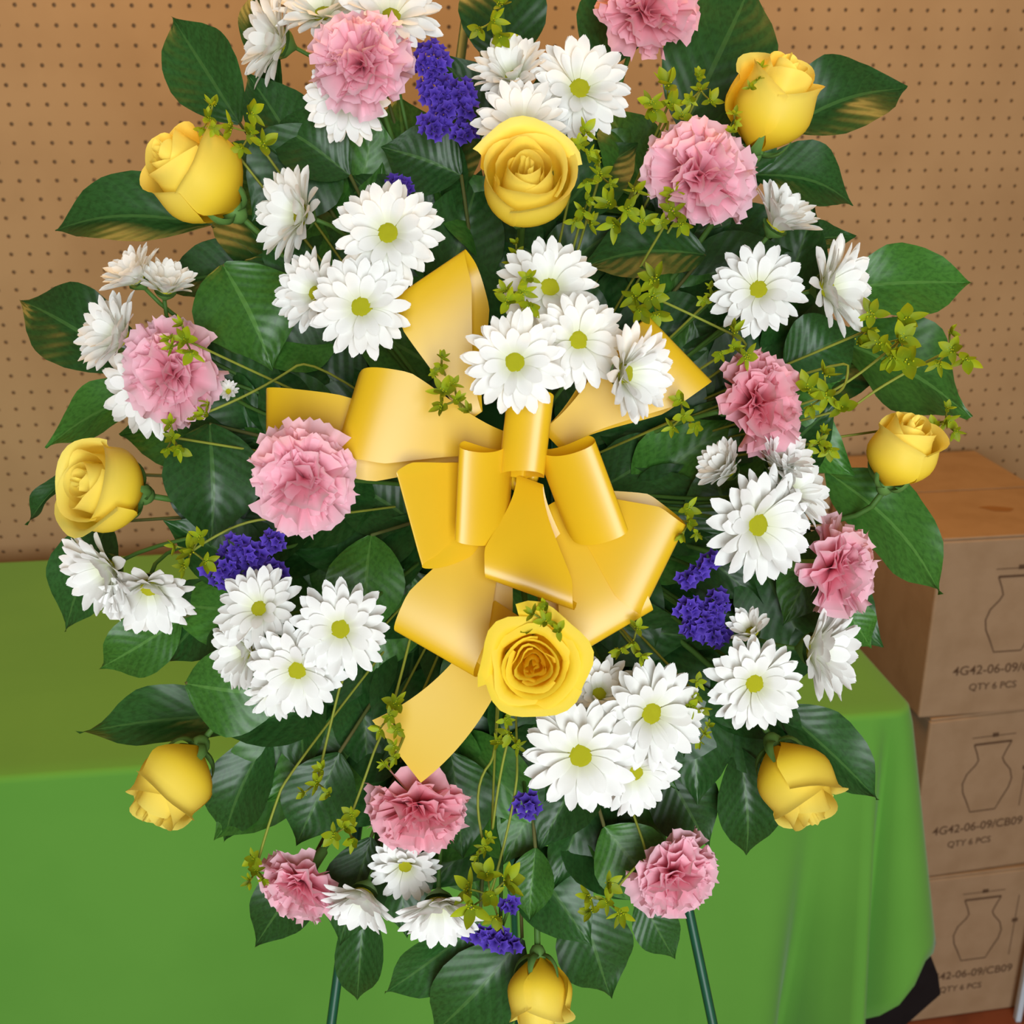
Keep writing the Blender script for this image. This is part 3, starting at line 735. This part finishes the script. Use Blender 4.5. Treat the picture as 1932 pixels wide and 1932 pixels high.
def bupleurum(px, py, size, label, d=None, heads=4, frm=None):
    d = d if d is not None else depth(px, py) - .012
    m = frame(cv(0, 0, 1)); m.translation = P(px, py, d + .012); root = thing('bupleurum_sprig', label, 'greenery', m, 'yellow-green filler sprigs'); inv = m.inverted()
    st = foam_point(px, py) if frm is None else P(frm[0], frm[1], frm[2] if len(frm) > 2 else d + .03)
    c = (st + m.translation) / 2 + cv(random.uniform(-.012, .012), random.uniform(-.012, .012), -.004 if frm is None else .0)
    if frm is None: c = m.translation * .75 + st * .25 + cv(0, 0, -.01)
    if frm is None: stem_part(root, m.translation, c, st, .0008, MT['bstem'])
    else:
        fe = foam_point(frm[0], frm[1])
        path = bez(m.translation, c, st, 8) + bez(st, st + (st - c) * .5, fe, 8)[1:]
        vv_, ff_ = tube([inv @ q for q in path], .0008, 6); ob('stem', me('stem', vv_, ff_, MT['bstem']), root)
    for h in range(heads):
        a = 2.4 * h + random.uniform(-.4, .4); q = size * .34 * (0 if h == 0 else 1)
        w = P(px + q * math.cos(a), py + q * math.sin(a), d + random.uniform(-.008, .006))
        n = cv(.5 * math.cos(a) * (h > 0) + random.uniform(-.7, .7), -.5 * math.sin(a) * (h > 0) + random.uniform(-.7, .7), 1)
        hp = root
        if h: hp = stem_part(root, m.translation, (m.translation + w) / 2 + cv(0, 0, -.003), w, .0006, MT['bstem'], 'side_stem', 4)
        hm = frame(n, random.uniform(0, 6)); hm.translation = w; s = size * .30 * d / F * random.uniform(.7, 1.2)
        nb = random.choice((5, 5, 6))
        for i in range(nb):
            ob('bract', BRA[random.randrange(3)], hp, inv @ hm @ M.Rotation(2 * math.pi * i / nb + random.uniform(-.2, .2), 4, 'Z') @ M.Rotation(R(random.uniform(-60, 10)), 4, 'Y') @ M.Diagonal((s, s, s, 1)))
        ob('flower_head', UMB, hp, inv @ hm @ M.Diagonal((s * .42, s * .42, s * .42, 1)))
for q in [
 (932, 38, 95, 'green sprig at the top middle near the upper edge', .70),
 (392, 222, 70, 'green sprig touching the top of the upper left rose', .685),
 (472, 248, 105, 'larger green sprig right of the upper left rose', .690, 5),
 (1432, 150, 66, 'green sprig lying on the upper right yellow rose', .668, 3),
 (1388, 232, 50, 'small green sprig at the lower left of the upper right rose', .672, 3),
 (1095, 272, 78, 'green sprig at the right shoulder of the top middle rose', .675),
 (1262, 195, 100, 'green sprig above the upper right carnation', .690, 5),
 (1322, 170, 80, 'green sprig between the upper right carnation and rose', .695),
 (1132, 330, 80, 'green sprig right of the top middle rose', .68),
 (1185, 395, 110, 'leafy green sprig left of the upper right carnation', .678, 5, (1260, 230, .70)),
 (1270, 398, 90, 'green sprig just below the upper right carnation', .675),
 (1100, 400, 70, 'green sprig at the lower right of the top middle rose', .685),
 (985, 552, 92, 'green sprig covering a daisy above the bow', .618, 5),
 (975, 480, 60, 'small green sprig below the top middle rose', .665, 3),
 (1230, 560, 100, 'green sprig right of the daisies above the bow', .662, 5, (1400, 640, .70)),
 (1385, 655, 84, 'bright green sprig left of the right carnation', .660, 4),
 (1560, 745, 110, 'green sprig right of the right carnation', .675, 5, (1600, 690, .70)),
 (1700, 640, 120, 'green sprig on the large right leaf', .690, 5, (1520, 760, .72)),
 (1795, 660, 100, 'green sprig at the outer edge of the large right leaf', .695, 4, (1620, 760, .72)),
 (1640, 622, 90, 'green sprig at the inner side of the large right leaf', .690, 4),
 (1785, 795, 74, 'green sprig behind the far right rose', .722, 4),
 (1545, 835, 70, 'green sprig below the right carnation beside the daisies', .69),
 (1290, 785, 90, 'green sprig at the lower edge of the right upper bow loop', .650, 4),
 (862, 755, 90, 'green sprig between the left and top bow loops', .622, 5),
 (832, 692, 50, 'small green sprig at the foot of the upper bow loop', .640, 3),
 (348, 640, 84, 'green sprig lying on the far left carnation', .662, 5),
 (325, 825, 76, 'green sprig below the far left carnation', .69, 4),
 (385, 780, 56, 'small green sprig below the tiny daisy bud', .69, 3, (560, 690, .72)),
 (362, 1040, 96, 'green sprig left of the lower left purple statice', .675, 5, (520, 980, .70)),
 (1030, 1172, 84, 'green sprig between bow and open rose', .600, 5),
 (1195, 1212, 84, 'green sprig right of the open rose', .650, 4),
 (1300, 985, 76, 'green sprig at the tip of the lower right bow loop', .650, 4),
 (1315, 1312, 76, 'green sprig between the low daisies and lower right daisy', .660, 4),
 (1330, 1385, 50, 'small green sprig right of the large low daisies', .675, 3),
 (735, 1352, 84, 'green sprig at the left of the ribbon tail', .640, 4, (780, 1180, .69)),
 (745, 1430, 66, 'small green sprig at the lower end of the ribbon tail', .640, 3),
 (598, 1478, 84, 'green sprig hanging left of the ribbon tail', .672, 4, (640, 1300, .70)),
 (652, 1562, 80, 'green sprig hanging left of the low middle carnation', .675, 4, (705, 1420, .70)),
 (482, 1642, 66, 'green sprig hanging at the lowest left carnation', .690, 4, (530, 1490, .70)),
 (925, 1690, 120, 'large green sprig right of the lowest hanging daisies', .680, 6, (975, 1470, .70)),
 (1145, 1702, 100, 'green sprig left of the lowest right carnation', .680, 5, (1220, 1620, .71)),
 (962, 1385, 80, 'green sprig below the open rose', .672, 4, (930, 1560, .70)),
 (915, 1600, 60, 'small green sprig right of the low middle carnation', .678, 3, (925, 1440, .70)),
 (1345, 560, 56, 'small green sprig left of the upper right daisies', .68, 3),
]: bupleurum(*q)

# ------------------------------------------------------------------ ribbon bow
BD0 = .668; KX = BD0 / F
def W3(p): return P(p[0], p[1], BD0 - p[2] * KX)
bow = thing('ribbon_bow', 'yellow satin ribbon bow with many loops in the middle of the flowers', 'bow', M.Translation(P(985, 890, BD0)))
BI = bow.matrix_basis.inverted()
def ribbon_part(name, fn, nv=40):
    a, b, c = surf(6, nv, lambda u, v: BI @ W3(fn(u, v)))
    o = ob(name, me(name, a, b, MT['ribbon'], c), bow)
    return o
def loop(K, E, w, t, wmin=.30, pw=.78, tw=1.0, fat=.55):
    """K pinch point, E end of the loop, w full width vector, t half separation of the two layers (all px, y down, z to viewer)"""
    K, E, w, t = V(K), V(E), V(w), V(t)
    def fn(u, v):
        th = 2 * math.pi * v; a = ((1 - math.cos(th)) / 2) ** pw
        sgn = math.sin(th); b = (abs(sgn) ** fat) * (1 if sgn > 0 else -1) * (.25 + .75 * a)
        k = a * a * (3 - 2 * a); wd = wmin + (1 - wmin) * min(1, k * 1.25)
        return K + (E - K) * a + t * b + w * (u * .5 * wd)
    return ribbon_part('loop', fn, 48)
KN = (985, 885, 25)
loop((960, 850, -5), (502, 795, -30), (0, 120, 0), (0, -10, 26))                 # far left, behind
loop((955, 845, 5), (652, 790, 30), (-52, 172, 0), (12, -22, 48), fat=.6)           # left
loop((890, 790, 0), (822, 525, -5), (130, -88, 0), (-22, -30, 34))                # top left
loop((1040, 830, 0), (1278, 662, 5), (118, 122, 0), (20, -12, 40))                # top right
loop((955, 960, 5), (832, 1232, 25), (150, 86, 0), (-30, 10, 44))                 # lower left, long
loop((1060, 930, 5), (1248, 1070, 20), (-84, 170, 0), (14, 16, 48))               # right low
loop((1040, 950, 5), (1150, 1190, 22), (-150, 88, 0), (18, 18, 40))               # lower right
loop((1000, 905, 30), (1002, 1118, 75), (166, 60, -10), (-6, 12, 46))             # centre down
loop((950, 900, 20), (786, 985, 85), (48, 176, -26), (-44, 0, 22), .45, fat=.9)      # left front
loop((965, 890, 30), (888, 940, 120), (-8, 176, -28), (-52, -8, 14), .5, fat=.9)    # left centre front
loop((1030, 890, 30), (1125, 935, 120), (62, 168, -28), (60, -22, 14), .5, fat=.9)  # right front
loop((992, 860, 30), (992, 812, 125), (-18, 152, -22), (58, 0, 10), .6, fat=.9)     # top front
def tail(p0, p1, p2, w0, w1):
    p0, p1, p2, w0, w1 = map(V, (p0, p1, p2, w0, w1))
    def fn(u, v):
        return p0 * (1 - v) ** 2 + p1 * 2 * v * (1 - v) + p2 * v * v + (w0 * (1 - v) + w1 * v) * (u * .5)
    return ribbon_part('tail', fn, 24)
tail((960, 1150, -5), (895, 1330, 12), (748, 1418, 0), (60, 40, 20), (92, 118, 0))
kv, kf = tube([BI @ W3((985 + 22 * math.cos(a), 885 + 34 * math.sin(a), 6 + 4 * math.cos(3 * a))) for a in [6.2832 * i / 24 for i in range(25)]], .0036, 8)
ob('knot_tie', me('knot_tie', kv, kf, MT['ribbon']), bow)
